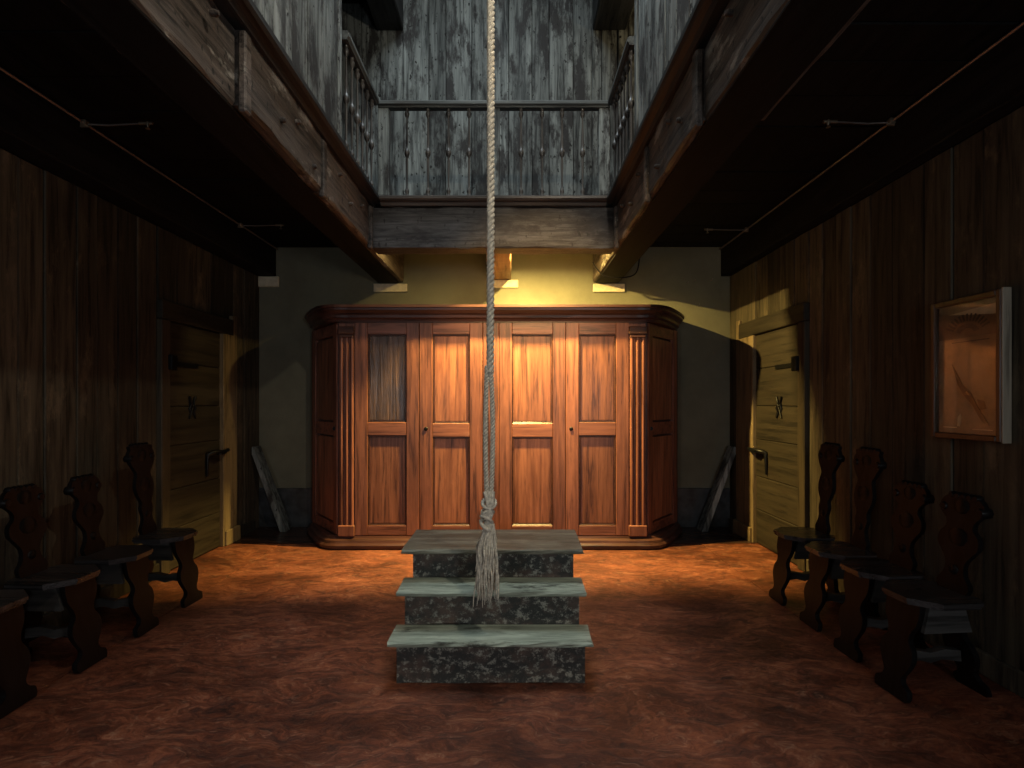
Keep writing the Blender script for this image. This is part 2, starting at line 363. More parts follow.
# roof
sx0, sx1, sy0, sy1 = -.9, .7, 2.6, 4.6
mb = MB(); mb.box(XL, sx0, YF, YB, 7.3, 7.4); mb.box(sx1, XR, YF, YB, 7.3, 7.4); mb.box(sx0, sx1, YF, sy0, 7.3, 7.4); mb.box(sx0, sx1, sy1, YB, 7.3, 7.4)
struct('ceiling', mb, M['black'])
wn = struct('window_1', MB().box(sx0-.06, sx1+.06, sy0-.06, sy0, 7.3, 7.45).box(sx0-.06, sx1+.06, sy1, sy1+.06, 7.3, 7.45).box(sx0-.06, sx0, sy0, sy1, 7.3, 7.45).box(sx1, sx1+.06, sy0, sy1, 7.3, 7.45), M['greyx'])
obj('pane', MB().box(sx0, sx1, sy0, sy1, 7.41, 7.42), M['glass'], wn)
for n_, xc in ((2, -1.85), (3, 1.35)):
    a, b = xc-.28, xc+.28
    wn = struct('window_%d' % n_, MB().box(a,b,YF,YF+.06,1.33,1.39).box(a,b,YF,YF+.06,2.11,2.17).box(a,a+.05,YF,YF+.06,1.39,2.11).box(b-.05,b,YF,YF+.06,1.39,2.11), M['frame'])
    obj('pane', MB().box(a+.05,b-.05,YF+.01,YF+.02,1.39,2.11), M['glass'], wn)

# ------------------------------------------------------------------ beams
def rough_beam(x0, x1, y0, y1, z0, z1, c, axis, amp=.006):
    mb = MB(); n = max(2, int(((y1-y0) if axis == 'y' else (x1-x0))/.12))
    prof = [(c,0),(0,c),(0,.5),(0,1-c),(c,1),(1-c,1),(1,1-c),(1,.5),(1,c),(1-c,0)]
    vs = []; k = len(prof)
    for i in range(n+1):
        t = i/n
        for u, v in prof:
            du = random.uniform(-amp, amp) if 0 < i < n else 0; dv = random.uniform(-amp, amp) if 0 < i < n else 0
            if axis == 'y': vs.append((x0+(x1-x0)*u+du, y0+(y1-y0)*t, z0+(z1-z0)*v+dv))
            else: vs.append((x0+(x1-x0)*t, y0+(y1-y0)*u+du, z0+(z1-z0)*v+dv))
    fs = [(i*k+j, i*k+(j+1) % k, (i+1)*k+(j+1) % k, (i+1)*k+j) for i in range(n) for j in range(k)]
    mb.add(vs, fs); mb.add(vs[:k], [list(range(k))[::-1]]); mb.add(vs[-k:], [list(range(k))]); return mb
def long_beam(side, label):
    t = thing('gallery_beam', label, 'beam', (0,0,0))
    if side < 0: segs = [(LB-.30, LB-.035, .8, 2.455, 2.854), (LB-.30, LB+.01, 2.46, 3.47, 2.858), (LB-.29, LB+.005, 3.475, YB, 2.856)]
    else: segs = [(RB+.025, RB+.33, .8, 2.585, 2.855), (RB-.005, RB+.31, 2.59, 3.56, 2.858), (RB, RB+.30, 3.565, YB, 2.856)]
    for x0, x1, a, b, z in segs:
        obj('beam_segment', rough_beam(x0, x1, a, b, z, 3.25, .04, 'y'), M['beamy'] if b < 5 else M['beamy'], t)
    xi = LB if side < 0 else RB; s = -side
    obj('shade_board', MB().box(segs[2][0]+.01 if side < 0 else RB+.03, LB-.045 if side < 0 else segs[2][1]-.01, .8, YB-.04, 2.838, 2.852, .003), M['black'], t)  # board added to blacken the beam underside, standing in for shade
    for y in (2.465, 3.475, 4.63) if side < 0 else (2.595, 3.57, 4.63):
        x0, x1 = sorted((xi-s*.01, xi+s*.028))
        cl = obj('cleat', MB().box(x0, x1, y-.03, y+.03, 2.82, 3.2, .008), M['beamy'], t)
    for y, z in ((1.9,3.05),(2.2,3.1),(2.85,3.0),(3.05,3.1),(3.3,2.95),(3.8,3.12),(4.05,3.0),(4.35,3.1)):
        obj('peg', MB().lathe([(.014,0),(.016,.02),(.01,.035)], (0,0,0), 8, axis=0).xf(Matrix.Translation((xi, y, z)) @ Matrix.Diagonal((s,1,1,1))), M['beamy'], t)
    # moulded kerb above
    x = xi + s*.09
    pr = [(xi-s*.05,3.215),(xi+s*.03,3.215),(xi+s*.045,3.235),(xi+s*.075,3.245),(xi+s*.09,3.26),(xi+s*.09,3.29),(xi+s*.07,3.30),(xi-s*.08,3.30),(xi-s*.08,3.25)]
    obj('moulding', MB().prism(pr, .8, CY0-.0, lambda u, v, q: (u, q, v)), M['mould'], t)
    return t
long_beam(-1, 'long rough beam along the left edge of the well, brown and flaking')
long_beam(1, 'long dark beam along the right edge of the well')
t = thing('cross_beam', 'grey weathered beam spanning the well under the far railing', 'beam', (0,0,0))
obj('beam_segment', rough_beam(LB+.012, RB-.012, CY0, CY1, 2.845, 3.21, .03, 'x'), M['beamx'], t)
pr = [(CY0+.02,3.215),(CY0-.02,3.22),(CY0-.035,3.245),(CY0-.06,3.25),(CY0-.075,3.265),(CY0-.075,3.285),(CY0-.05,3.30),(CY0+.2,3.30),(CY0+.2,3.215)]
obj('moulding', MB().prism(pr, LB+.095, RB-.095, lambda u, v, q: (q, u, v)), M['mouldx'], t)
# wall plates under ceilings
tag(obj('wall_plate_beam', rough_beam(XL-.01, -2.76, YF+.05, YB-.005, 2.925, 3.255, .03, 'y', .003), M['black']), 'black beam running along the top of the left wall', 'beam')
tag(obj('wall_plate_beam', rough_beam(2.42, XR+.01, YF+.05, YB-.005, 2.925, 3.255, .03, 'y', .003), M['black']), 'black beam running along the top of the right wall', 'beam')
# middle joist
tag(obj('joist', rough_beam(-.27, -.02, CY1+.01, YB-.005, 2.885, 3.25, .04, 'y'), M['joist']), 'short brown joist end behind the rope above the cabinet', 'beam')
# stone pads
for (a, b, z0, z1), lb in (((-1.62,-1.23,2.74,2.835), 'pale stone pad under the left gallery beam'), ((-.25,.06,2.79,2.88), 'pale stone pad under the middle joist'), ((.93,1.30,2.74,2.835), 'pale stone pad under the right gallery beam'), ((-2.98,-2.72,2.80,2.92), 'pale stone pad under the black beam at the left corner')):
    tag(obj('stone_pad', MB().box(a, b, YB-.03, YB, z0, z1, .006), M['stone']), lb, 'stone')
# upper ceiling beams
for x0, x1, lb in ((-1.58, -1.27, 'dark ceiling beam high above the left of the far gallery'), (.92, 1.31, 'dark ceiling beam high above the right of the far gallery')):
    tag(obj('ceiling_beam', rough_beam(x0, x1, 3.9, YB-.04, 5.77, 6.1, .04, 'y'), M['mould']), lb, 'beam')
obj_ = tag(obj('rope_beam', rough_beam(-1.6, 1.3, 2.5, 2.62, 7.0, 7.2, .04, 'x'), M['beamx']), 'beam above the well from which the rope hangs', 'beam')
struct('ceiling_left_upper', MB().box(XL, -1.28, YF, YB, 6.1, 6.16), M['black'])
struct('ceiling_right_upper', MB().box(.96, XR, YF, YB, 6.1, 6.16), M['black'])
# boarded gallery fronts at the near part of the well
def boarding(side, yend, label):
    t = thing('boarded_partition', label, 'partition', (0,0,0))
    xi = (LB if side < 0 else RB)
    for a, b in cut(.8, yend, .19, .27):
        d = random.uniform(0, .01)
        x0, x1 = sorted((xi+side*(.012+d), xi+side*(-.02)+side*d))
        obj('plank', MB().box(x0, x1, a+.002, b-.002, 3.301, 6.2, .004), M['grey'], t)
    obj('corner_post', MB().box(*sorted((xi+side*.06, xi-side*.03)), yend, yend+.06, 3.301, 6.2, .006), M['grey'], t)
boarding(-1, 3.74, 'pale weathered board partition above the left beam')
boarding(1, 3.80, 'pale weathered board partition above the right beam')

# ------------------------------------------------------------------ railings
def baluster_mesh(h):
    pr = [(.019,0),(.021,.012),(.012,.024),(.018,.045),(.018,.06),(.010,.08),(.007,.095),(.008,.2),(.0115,.33),(.008,.365),(.014,.375),(.022,.395),(.024,.41),(.022,.425),(.014,.445),(.008,.455),(.0115,.50),(.008,.62),(.0065,.73),(.014,.745),(.020,.765),(.020,.78),(.012,.80),(.017,.81),(.017,.82)]
    return MB().lathe([(r*1.05, z/.82*h) for r, z in pr], (0,0,0), 10)
bm_ = baluster_mesh(.80).mesh('baluster'); bm_.materials.append(M['turned'])
Z0, Z1 = 3.301, 4.15
t = thing('railing', 'grey wooden railing on the far side of the well, with a middle post', 'railing', (0, 4.72, Z0))
def rl(x0,x1,y0,y1,z0,z1,nm,mt,c=.006,p=None): return obj(nm, MB().box(x0,x1,y0,y1,z0,z1,c), mt, p or t)
L0, R0 = LB+.06, RB-.055
rl(L0, R0, -.035, .035, 0, .022, 'bottom_rail', M['greyx'])
hr = obj('handrail', MB().prism([(-.03,.815),(-.03,.83),(-.05,.84),(-.05,.865),(-.03,.88),(.03,.88),(.05,.865),(.05,.84),(.03,.83),(.03,.815)], L0, R0, lambda u,v,q:(q,u,v)), M['greyx'], t)
for x0, x1 in ((L0, L0+.10), (-.205, -.12), (R0-.10, R0)): rl(x0, x1, -.028, .028, .023, .814, 'post', M['grey'])
for px in (407,428,448.5,469,521,542,562,582.5): obj('baluster', bm_, None, t, ((px-513)*4.72/520, 0, .018))
def side_rail(side, y0, y1, label):
    xi = (LB if side < 0 else RB) - side*.035
    t = thing('railing', label, 'railing', (xi, y0, Z0)); Lg = y1-y0
    rl(-.03, .03, 0, Lg, 0, .022, 'bottom_rail', M['greyy'], p=t)
    obj('handrail', MB().prism([(-.03,.815),(-.03,.83),(-.045,.84),(-.045,.865),(-.03,.88),(.03,.88),(.045,.865),(.045,.84),(.03,.83),(.03,.815)], 0, Lg, lambda u,v,q:(u,q,v)), M['greyy'], t)
    for k in range(6): obj('baluster', bm_, None, t, (0, .07+k*(Lg-.13)/5.2, .018))
side_rail(-1, 3.81, 4.66, 'short side railing on the left of the well, beside the boards')
side_rail(1, 3.87, 4.66, 'short side railing on the right of the well, beside the boards')

# ------------------------------------------------------------------ lamp, pipes
for (x, z), lb in (((.12, 3.02), 'small downlight behind the cross beam, right of the middle joist'), ((-.90, 3.02), 'small downlight behind the cross beam, left of the middle joist')):
    t = thing('downlight', lb, 'lamp', (x, 4.93, 3.258))
    obj('holder', MB().lathe([(.015,0),(.015,z-3.258+.04),(.035,z-3.258+.02),(.04,z-3.258+.008)], (0,0,0), 12), M['iron'], t)
t = thing('spotlight_lamp', 'small black spotlight on the right boards above the view', 'lamp', (.35, 1.5, 3.75))
obj('arm', MB().tube([(0,-.03,.10),(0,-.03,.14),(.54,-.03,.14)], .012, 8), M['iron'], t)
obj('shade', MB().lathe([(.02,.12),(.05,.10),(.06,.05)], (0,-.03,0), 12), M['iron'], t)
for x, s_, lb in ((.78, 1, 'bracket lamp on the right boards above the view'), (-1.10, -1, 'bracket lamp on the left boards above the view')):
    t = thing('bracket_lamp', lb, 'lamp', (x, 1.15, 4.40))
    obj('arm', MB().tube([(0,0,.12),(0,0,.16),((.93 if s_ > 0 else -1.28)-x-.03*s_,0,.16)], .012, 8), M['iron'], t)
def pipe(side, x, label, ys, xe):
    t = thing('ceiling_pipe', label, 'pipe', (x, 0, 3.235))
    obj('pipe', MB().tube([(0, y, 0) for y in (-1.5, 0, 1.5, 3, 4.5, YB-.02)], .0085, 8), M['pipe'], t)
    for y in ys:
        obj('clamp', MB().box(-.018,.018,y-.02,y+.02,-.018,.02,.005).box(-.03,.03,y-.006,y+.006,-.025,-.012), M['brass'], t)
        d = xe-x
        br = obj('branch', MB().tube([(0,y+.01,0),(d*.3,y+.03,.004),(d*.7,y+.01,.002),(d,y,0)], .006, 6), M['pipe'], t)
        obj('nozzle', MB().lathe([(.01,.01),(.013,-.005),(.006,-.02),(.006,-.03),(.014,-.032),(.014,-.036)], (d*.93, y, 0), 8), M['brass'], br)
        obj('nozzle', MB().tube([(d*.8,y,0),(d*1.0,y,0)], .01, 6), M['brass'], br)
pipe(-1, -2.735, 'thin conduit under the ceiling on the left side', (3.32, 5.22), -2.30)
pipe(1, 2.40, 'thin conduit under the ceiling on the right side', (3.30, 5.35), 1.97)
tag(obj('cable', MB().tube([(p[0], 5.6, p[1]) for p in smooth_line([(.86,2.97),(.90,2.90),(.98,2.82),(1.1,2.80),(1.25,2.81),(1.33,2.86),(1.36,3.0),(1.36,3.2)],4)], .008, 6), M['iron']), 'black cable looping under the right gallery beam', 'cable')
for x, z in ((2.02,2.84),(2.1,2.86),(2.30,2.87),(2.15,2.58)):
    tag(obj('nail', MB().tube([(x, YB+.005, z),(x+.005, YB-.04, z+.004),(x+.012, YB-.045, z+.02)], .005, 5), M['pipe']), {2.02:'leftmost small bent nail in the plaster under the right ceiling',2.1:'bent nail in the plaster, second from the left of the upper three',2.30:'bent nail in the plaster nearest the right black beam',2.15:'lowest bent nail in the plaster above the right cabinet shadow'}[x], 'nail', 'nails in the plaster beside the right beam')

# ------------------------------------------------------------------ doors
def door(n, X, s, y0, y1, fy0, fy1):
    """s: direction into the room"""
    xa = lambda a, b: tuple(sorted((X+s*a, X+s*b)))
    d = struct('door_%d' % n, MB().box(*xa(-.06,-.03), y0, y1, .005, 2.15), M['door'])
    zs = [.012, .36, .70, 1.08, 1.42, 1.80, 2.15]
    for a, b in zip(zs, zs[1:]):
        obj('plank', MB().box(*xa(-.035, .012+random.uniform(0,.006)), y0+.004, y1-.004, a+.002, b-.002, .006), M['door'], d)
    fn = obj('door_frame', MB().box(*xa(-.03,.045), fy0, y0, .006, 2.15, .006), M['door_post'], d)  # near post: lamp light falling off, put into a darker wood colour
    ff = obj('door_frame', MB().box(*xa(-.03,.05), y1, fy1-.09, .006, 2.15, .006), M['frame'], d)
    obj('door_frame', MB().box(*xa(-.03,.04), fy1-.088, fy1, .006, 2.36, .008), M['frame'], d)
    obj('lintel', MB().box(*xa(-.03,.05), fy0, fy1-.09, 2.152, 2.31, .006), M['door'], d)  # shade on the lintel put into the colour by using the dark leaf wood
    obj('plinth_block', MB().box(*xa(.0,.075), y1+.02, fy1+.005, .006, .16, .008), M['frame'], d)
    # iron pieces
    yc = y0+(y1-y0)*.42
    zl = 1.41; k = MB()
    for sy in (1,-1):
        k.tube([(X+s*.026, yc+sy*a, zl+z) for a, z in ((.045,.10),(.03,.075),(.012,.03),(.05,-.01),(.015,-.05),(.045,-.10))], .009, 6)
        k.tube([(X+s*.028, yc-sy*.045, zl+.09),(X+s*.028, yc, zl),(X+s*.028, yc+sy*.045, zl-.09)], .008, 6)
    k.box(*xa(.016,.024), yc-.035, yc+.035, zl-.05, zl+.05)
    obj('lock_plate', k, M['iron'], d)
    yh = y1-.10; z = .965
    h = MB().tube([(X+s*.02, yh-.14, z-.02),(X+s*.05, yh-.12, z),(X+s*.085, yh-.06, z+.01),(X+s*.09, yh+.02, z),(X+s*.085, yh+.12, z+.015)], [.02,.024,.02,.026,.018], 8)
    h.tube([(X+s*.03, yh-.13, z),(X+s*.035, yh-.15, z-.09),(X+s*.03, yh-.145, z-.22)], [.02,.016,.011], 6)
    h.lathe([(.03,-.02),(.03,.02)], (X+s*.08, yh-.02, z), 8)
    obj('door_handle', h, M['iron'], d)
    hg = MB().box(*xa(.016,.026), y0+.0, y0+.42, 1.77, 1.81).box(*xa(.02,.075), y0-.03, y0+.05, 1.73, 1.86, .008)
    obj('hinge', hg, M['iron'], d)
door(1, XL-.005, 1, 4.42, 5.22, 4.31, 5.50)
door(2, XR+.005, -1, 4.54, 5.37, 4.43, 5.80)

# ------------------------------------------------------------------ cabinet
cx, cy = -.205, 5.2
t = thing('cabinet', 'large reddish walnut cabinet with four panelled doors under the yellow wall', 'cabinet', (cx, cy, .012))
HW, SW, DY = 1.535, 2.03, .62   # front half width, side half width, depth of canted side
def plan(off=0):
    R = []
    a = smooth_line([(HW-.1,0),(HW+.05,.0),(HW+.16,.08),(HW+.30,.28),(SW-.07,.50),(SW,.66),(SW,.85)], 4)
    R = [(x, y) for x, y in a]
    return [(-x, y) for x, y in R][::-1] + R
P = plan()
# carcass body (behind the faces)
body = [(-HW-.02,.03),(HW+.02,.03),(SW-.03,DY),(SW-.03,.83),(-SW+.03,.83),(-SW+.03,DY)]
obj('body', MB().prism(body, .02, 2.30, lambda u,v,q:(u,v,q)), M['cabdark'], t)
# plinth & cornice swept round
obj('plinth', MB().sweep([(-.05,0),(.075,0),(.08,.03),(.06,.05),(.05,.075),(.02,.09),(.01,.11),(-.05,.11)], P), M['cabdark'], t)
obj('cornice', MB().sweep([(-.05,2.245),(.012,2.245),(.02,2.27),(.045,2.285),(.05,2.31),(.062,2.33),(.085,2.355),(.088,2.375),(.10,2.38),(.10,2.405),(-.05,2.41)], P), M['cabdark'], t)
obj('top_board', MB().prism([(x*.99, y+.01) for x, y in P], 2.36, 2.40, lambda u,v,q:(u,v,q)), M['cabdark'], t)
def panel_door(name, x0, x1, rail=(1.11,1.245), pm=('panel','panel'), key=None, front=-.012):
    z0, z1 = .115, 2.24; sw = .13
    d = obj(name, MB().box(x0+.002, x0+sw, front, .03, z0, z1, .004).box(x1-sw, x1-.002, front, .03, z0, z1, .004), M['cab'], t)
    for a, b in ((z0, z0+.10), rail, (z1-.115, z1)):
        obj('rail', MB().box(x0+sw+.001, x1-sw-.001, front+.001, .03, a, b, .004), M['cabx'], d)
    for (a, b), m in zip(((z0+.10, rail[0]), (rail[1], z1-.115)), pm):
        X0, X1 = x0+sw+.002, x1-sw-.002
        obj('panel', MB().box(X0, X1, .012, .026, a+.001, b-.001).box(X0+.018, X1-.018, .006, .02, a+.02, b-.02, .004), M[m], d)
        fr = MB()
        for q in ((X0, X1, a, a+.012), (X0, X1, b-.012, b), (X0, X0+.012, a+.012, b-.012), (X1-.012, X1, a+.012, b-.012)): fr.box(q[0], q[1], front+.004, .02, q[2], q[3], .003)
        obj('panel_moulding', fr, M['cabdark'], d)
    if key is not None:
        obj('keyhole_plate', MB().lathe([(.02,0),(.018,-.006),(.008,-.008)], (x0+key, front, 1.18), 12, axis=1), M['iron'], d)
    return d
ox = lambda px: (px-513)/100-cx
panel_door('door', ox(354.8), ox(419.6), (1.115,1.245), ('panel','panelold'))
panel_door('door', ox(419.6), ox(482.8), (1.10,1.235), key=.065)
panel_door('door', ox(499), ox(565.6), (1.10,1.235))
panel_door('door', ox(565.6), ox(628.8), (1.115,1.245), key=.055)
obj('centre_stile', MB().box(ox(482.8)+.001, ox(499)-.001, -.016, .03, .115, 2.24, .006).box(ox(488), ox(494), -.024, -.01, .13, 2.22, .004), M['cab'], t)
obj('frieze', MB().box(-HW, HW, -.014, .03, 2.236, 2.262, .003), M['cabdark'], t)
for s in (-1, 1):
    x0, x1 = sorted((s*(HW-.165), s*(HW)))
    if s < 0: x1 = ox(354.8)
    else: x0 = ox(628.8)
    mb = MB().box(x0, x1, .0, .03, .11, 2.24)
    pl = obj('pilaster', mb, M['cab'], t)
    n = 3; wd = (x1-x0)/n
    for k in range(n):
        obj('fluting', MB().lathe([(wd*.40,.22),(wd*.40,2.12)], (x0+wd*(k+.5), 0, 0), 10), M['cab'], pl)
    obj('pilaster_cap', MB().box(x0-.005, x1+.005, -.035, .02, 2.12, 2.20, .008).box(x0+.01,x1-.01,-.03,.02,2.09,2.12,.004), M['cabdark'], pl)
    obj('pilaster_base', MB().box(x0-.005, x1+.005, -.035, .02, .11, .22, .008), M['cab'], pl)
    # canted side leaf
    A = Vector((s*(HW+.01), .015)); B = Vector((s*SW, DY)); dv = (B-A); Lg = dv.length; dv.normalize(); nn = Vector((s*dv.y*s, -dv.x*s)) 
    nn = Vector((abs(dv.y)*s, -abs(dv.x)))
    def fn(u, v, q): p = A + dv*u + nn*q; return (p.x, p.y, v)
    def cbox(u0, u1, v0, v1, q0, q1): return MB().prism([(u0,v0),(u1,v0),(u1,v1),(u0,v1)], q0, q1, fn)
    e = cbox(.02,.11,.115,2.24,-.02,.015); e2 = cbox(Lg-.11,Lg-.005,.115,2.24,-.02,.015)
    e.add(e2.v, e2.f); d = obj('side_leaf', e, M['cab'], t)
    for a, b in ((.115,.215),(1.11,1.24),(2.125,2.24)): obj('rail', cbox(.111,Lg-.111,a,b,-.02,.012), M['cabx'], d)
    for a, b in ((.217,1.108),(1.242,2.123)): obj('panel', cbox(.112,Lg-.112,a,b,-.02,.0).add(*[[],[]]) or cbox(.13,Lg-.13,a+.02,b-.02,-.02,.006), M['panel'], d)
    obj('keyhole_plate', MB().lathe([(.02,0),(.015,.006)], (0,0,0), 10, axis=1).xf(Matrix.Translation((*(A+dv*.06+nn*.02), 1.18))), M['iron'], d)
    obj('corner_bead', MB().lathe([(.028,.12),(.028,2.23)], (s*(SW-.012), DY+.0, 0), 10), M['cabdark'], t)
    obj('side_panel', MB().box(*sorted((s*(SW-.03), s*(SW-.01))), DY+.02, .83, .10, 2.25), M['cab'], t)

# ------------------------------------------------------------------ steps
t = thing('wooden_steps', 'free-standing three-step block with worn green-grey treads under the rope', 'steps', (-.115, 2.69, 0))
def riser(y, z0, z1, w, yb, zt):
    mb = MB(); n = 12
    # front board with slightly chipped lower edge
    fr = []
    top = [(-w/2, z1), (w/2, z1)]
    bot = [(w/2 - w*k/n, z0+(random.uniform(0,.006) if 0<k<n else 0)) for k in range(n+1)]
    mb.prism(top+bot, y, y+.03, lambda u,v,q:(u,q,v))
    return mb
specs = [(0, .0, .206, .975, .235), (.16, .236, .408, .955, .438), (.325, .439, .591, .93, .62)]
backy = .70
tw = [(1.045,-.05,.162), (1.02,.10,.327), (1.03,.255,.72)]
for (y, z0, z1, w, zt), (twd, ya, yb) in zip(specs, tw):
    rs = obj('riser', riser(y, z0, z1, w, 0, 0), M['riser'], t)
    mb = MB()
    for s in (-1, 1):
        x0, x1 = sorted((s*w/2, s*(w/2-.03))); mb.box(x0, x1, y+.031, backy, z0, z1, .003)
    obj('side_board', mb, M['riser'], t)
    # worn tread with nosing
    n = 16; pr = [(ya+.008,z1+.001),(ya,z1+.008),(ya,zt-.008),(ya+.008,zt),(yb,zt),(yb,z1+.001)]
    m2 = MB(); vs = []; k = len(pr)
    for i in range(n+1):
        x = -twd/2 + twd*i/n
        for j, (u, v) in enumerate(pr):
            du = random.uniform(-.006,.004) if j < 4 else 0; dv = random.uniform(-.004,.0) if j in (2,3) else 0
            vs.append((x + (random.uniform(-.006,.006) if i in (0,n) else 0), u+du, v+dv))
    m2.add(vs, [(i*k+j, i*k+(j+1)%k, (i+1)*k+(j+1)%k, (i+1)*k+j) for i in range(n) for j in range(k)])
    m2.add(vs[:k], [list(range(k))[::-1]]); m2.add(vs[-k:], [list(range(k))])
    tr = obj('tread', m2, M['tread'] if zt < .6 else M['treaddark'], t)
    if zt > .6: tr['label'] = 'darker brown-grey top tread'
obj('back_board', MB().box(-.46,.46,backy-.03,backy,0,.590,.003), M['riser'], t)

# ------------------------------------------------------------------ rope
RY = 2.63; rx = (489-513)/520*RY
t = thing('hanging_rope', 'thick twisted hemp rope hanging down the well with a frayed knotted end', 'rope', (rx, RY, .42))
zr = lambda py: H-(py-403)/520*RY-.42
def twist(mb, x0f, z0, z1, R, r, pitch, nst=3, seg=9, n=6):
    turns = abs(z1-z0)/pitch; N_ = int(turns*seg)
    for k in range(nst):
        pts = []
        for i in range(N_+1):
            z = z0+(z1-z0)*i/N_; a = 2*PI*(turns*i/N_ + k/nst); c = x0f(z)
            pts.append((c[0]+R*math.cos(a), c[1]+R*math.sin(a), z))
        mb.tube(pts, r, n)
zs = zr(372)
obj('rope_strand', (lambda m: (twist(m, lambda z: (.006*math.sin(z*.7)+.004*z/3, 0), zs, 7.0-.42, .0105, .0105, .085), m)[1])(MB()), M['rope'], t)
zk = zr(497)
for s in (-1, 1):
    mb = MB(); twist(mb, lambda z: (s*(.0105+.008*math.sin(PI*min(1,max(0,(zs-z)/(zs-zk))))), .0), zk, zs+.03, .0078, .0062, .055)
    obj('rope_strand', mb, M['rope'], t)
# knot
kn = MB()
for q in range(5):
    ph = q*1.3; pts = []
    for i in range(25):
        a = 2*PI*i/24
        pts.append((-.008*q*.5+.031*math.cos(a)*(1-.05*q), .03*math.sin(a), zk-.03-.028*q+.022*math.sin(a+ph)))
    kn.tube(pts, .0105, 6)
for q in range(3):
    kn.tube([(-.02+.02*q,-.015,zk+.03),(-.005+.012*q,-.03,zk-.03),(.015-.015*q,-.028,zk-.08),(-.015+.01*q,-.01,zk-.15)], .011, 6)
obj('knot', kn, M['rope'], t)
fr = MB(); random.seed(5)
for q in range(130):
    a = random.uniform(0, 2*PI); r0 = random.uniform(.005,.022); r1 = r0*random.uniform(1.3,2.7)+.014
    zt_, zb = zk-.12-random.uniform(0,.05), zk-.12-random.uniform(.20,.40)
    if q % 7 == 0: zb = -.0 + random.uniform(0,.05)
    pts = []; w1 = random.uniform(4,9); w2 = random.uniform(0,6)
    dx = -.022
    for i in range(11):
        u = i/10; r = r0+(r1-r0)*min(1,u*1.4)
        pts.append((r*math.cos(a)+.007*math.sin(w1*u+w2)+dx*u*.8, r*math.sin(a)*.8+.006*math.cos(w1*u*1.3+w2), zt_+(zb-zt_)*u))
    fr.tube(pts, [.0052]*8+[.004,.003,.0015], 5)
o = obj('frayed_end', fr, M['rope'], t)

# ------------------------------------------------------------------ chairs (carved stool chairs)
def board(half, th, xfn, holes=None):
    """half: list of (halfwidth, z) bottom->top; xfn(z) gives x centre"""
    L_ = smooth_line(half, 4); pts = [(w_, z) for w_, z in L_] + [(-w_, z) for w_, z in L_[::-1]]
    # build as strips for clean shading
    mb = MB(); vs = []; n = len(L_)
    for w_, z in L_:
        x = xfn(z)
        vs += [(x-th/2, -w_, z), (x-th/2, w_, z), (x+th/2, w_, z), (x+th/2, -w_, z)]
    fs = [(i*4+j, i*4+(j+1)%4, (i+1)*4+(j+1)%4, (i+1)*4+j) for i in range(n-1) for j in range(4)]
    mb.add(vs, fs); mb.add(vs[:4], [(3,2,1,0)]); mb.add(vs[-4:], [(0,1,2,3)]); return mb
def make_chair(tall, label, group='carved wooden stool chairs along the walls', loc=(0,0,0), rz=0, notched=False):
    t = thing('stool_chair', label, 'chair', loc, rz, group)
    c = .095
    oct_ = [(-.165,-.17+c*.6),(-.165+c*.4,-.17),(.17-c,-.17),(.18,-.17+c),(.18,.17-c),(.17-c,.17),(-.165+c*.4,.17),(-.165,.17-c*.6)]
    mb = MB().prism(oct_, .482, .50, lambda u,v,q:(u,v,q)); mb.prism([(u*.96,v*.96) for u,v in oct_], .468, .481, lambda u,v,q:(u,v,q))
    obj('seat', mb, M['seat'], t)
    leg = [(a_*.74, b_) for a_, b_ in [(.125,0),(.135,.02),(.128,.05),(.085,.07),(.072,.10),(.10,.14),(.128,.19),(.12,.24),(.085,.28),(.09,.32),(.125,.37),(.135,.42),(.13,.468)]]
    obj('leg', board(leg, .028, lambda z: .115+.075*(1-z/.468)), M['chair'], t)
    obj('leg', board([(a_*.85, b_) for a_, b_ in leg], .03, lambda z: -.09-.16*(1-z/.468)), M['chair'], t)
    for s in (-1, 1):
        pr = [(-.135,.335),(.115,.335),(.085,.466),(-.095,.466)]
        obj('apron', MB().prism(pr, s*.085, s*.105, lambda u,v,q:(u,q,v)), M['apron'], t)
    pr = [(-.165,.15),(-.06,.165),(0,.15),(.06,.165),(.15,.15),(.15,.205),(.08,.215),(0,.20),(-.08,.215),(-.16,.205)]
    obj('stretcher', MB().prism(pr, -.02, .02, lambda u,v,q:(u,q,v)), M['apron'], t)
    Hh = 1.14 if tall else .975
    k = (Hh-.5)
    if tall: bk = [(.075,.0),(.085,.06),(.06,.13),(.05,.20),(.065,.28),(.055,.36),(.085,.44),(.10,.52),(.09,.60),(.075,.68),(.10,.74),(.135,.82),(.14,.90),(.12,.95),(.125,.985),(.09,1.0)]
    else: bk = [(.09,.0),(.10,.08),(.065,.18),(.06,.30),(.095,.40),(.125,.48),(.12,.58),(.085,.66),(.09,.74),(.13,.82),(.135,.90),(.11,.97),(.07,1.0)]
    xf = lambda z: -.14-.065*((z-.5)/k)
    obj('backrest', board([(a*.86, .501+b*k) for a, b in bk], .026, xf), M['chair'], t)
    # carved relief on front of the back, and scrolled crest
    for zz, r in ((.88,.05),(.55,.06),(.22,.03)):
        z = .5+zz*k; obj('boss', MB().lathe([(r*.9,0),(r*.75,.005),(r*.35,.009),(.005,.01)], (xf(z)+.012,0,z), 10, axis=0), M['chair'], t)
    for s in (-1,1):
        z = .5+.86*k; obj('scroll', MB().lathe([(.028,-.03),(.03,0),(.018,.02)], (xf(z)+.0, s*.098, z), 8, axis=0), M['chair'], t)
    for q in (-2,-1,0,1,2):
        z = Hh-.004; obj('crest_knob', MB().lathe([(.018,-.016),(.02,0),(.012,.016)], (xf(z), q*.033, z), 8, axis=0), M['chair'], t)
    return t
tall0 = make_chair(True, 'dark carved stool chair with tall back beside the right door', loc=(1.97,3.80,.005), rz=PI)
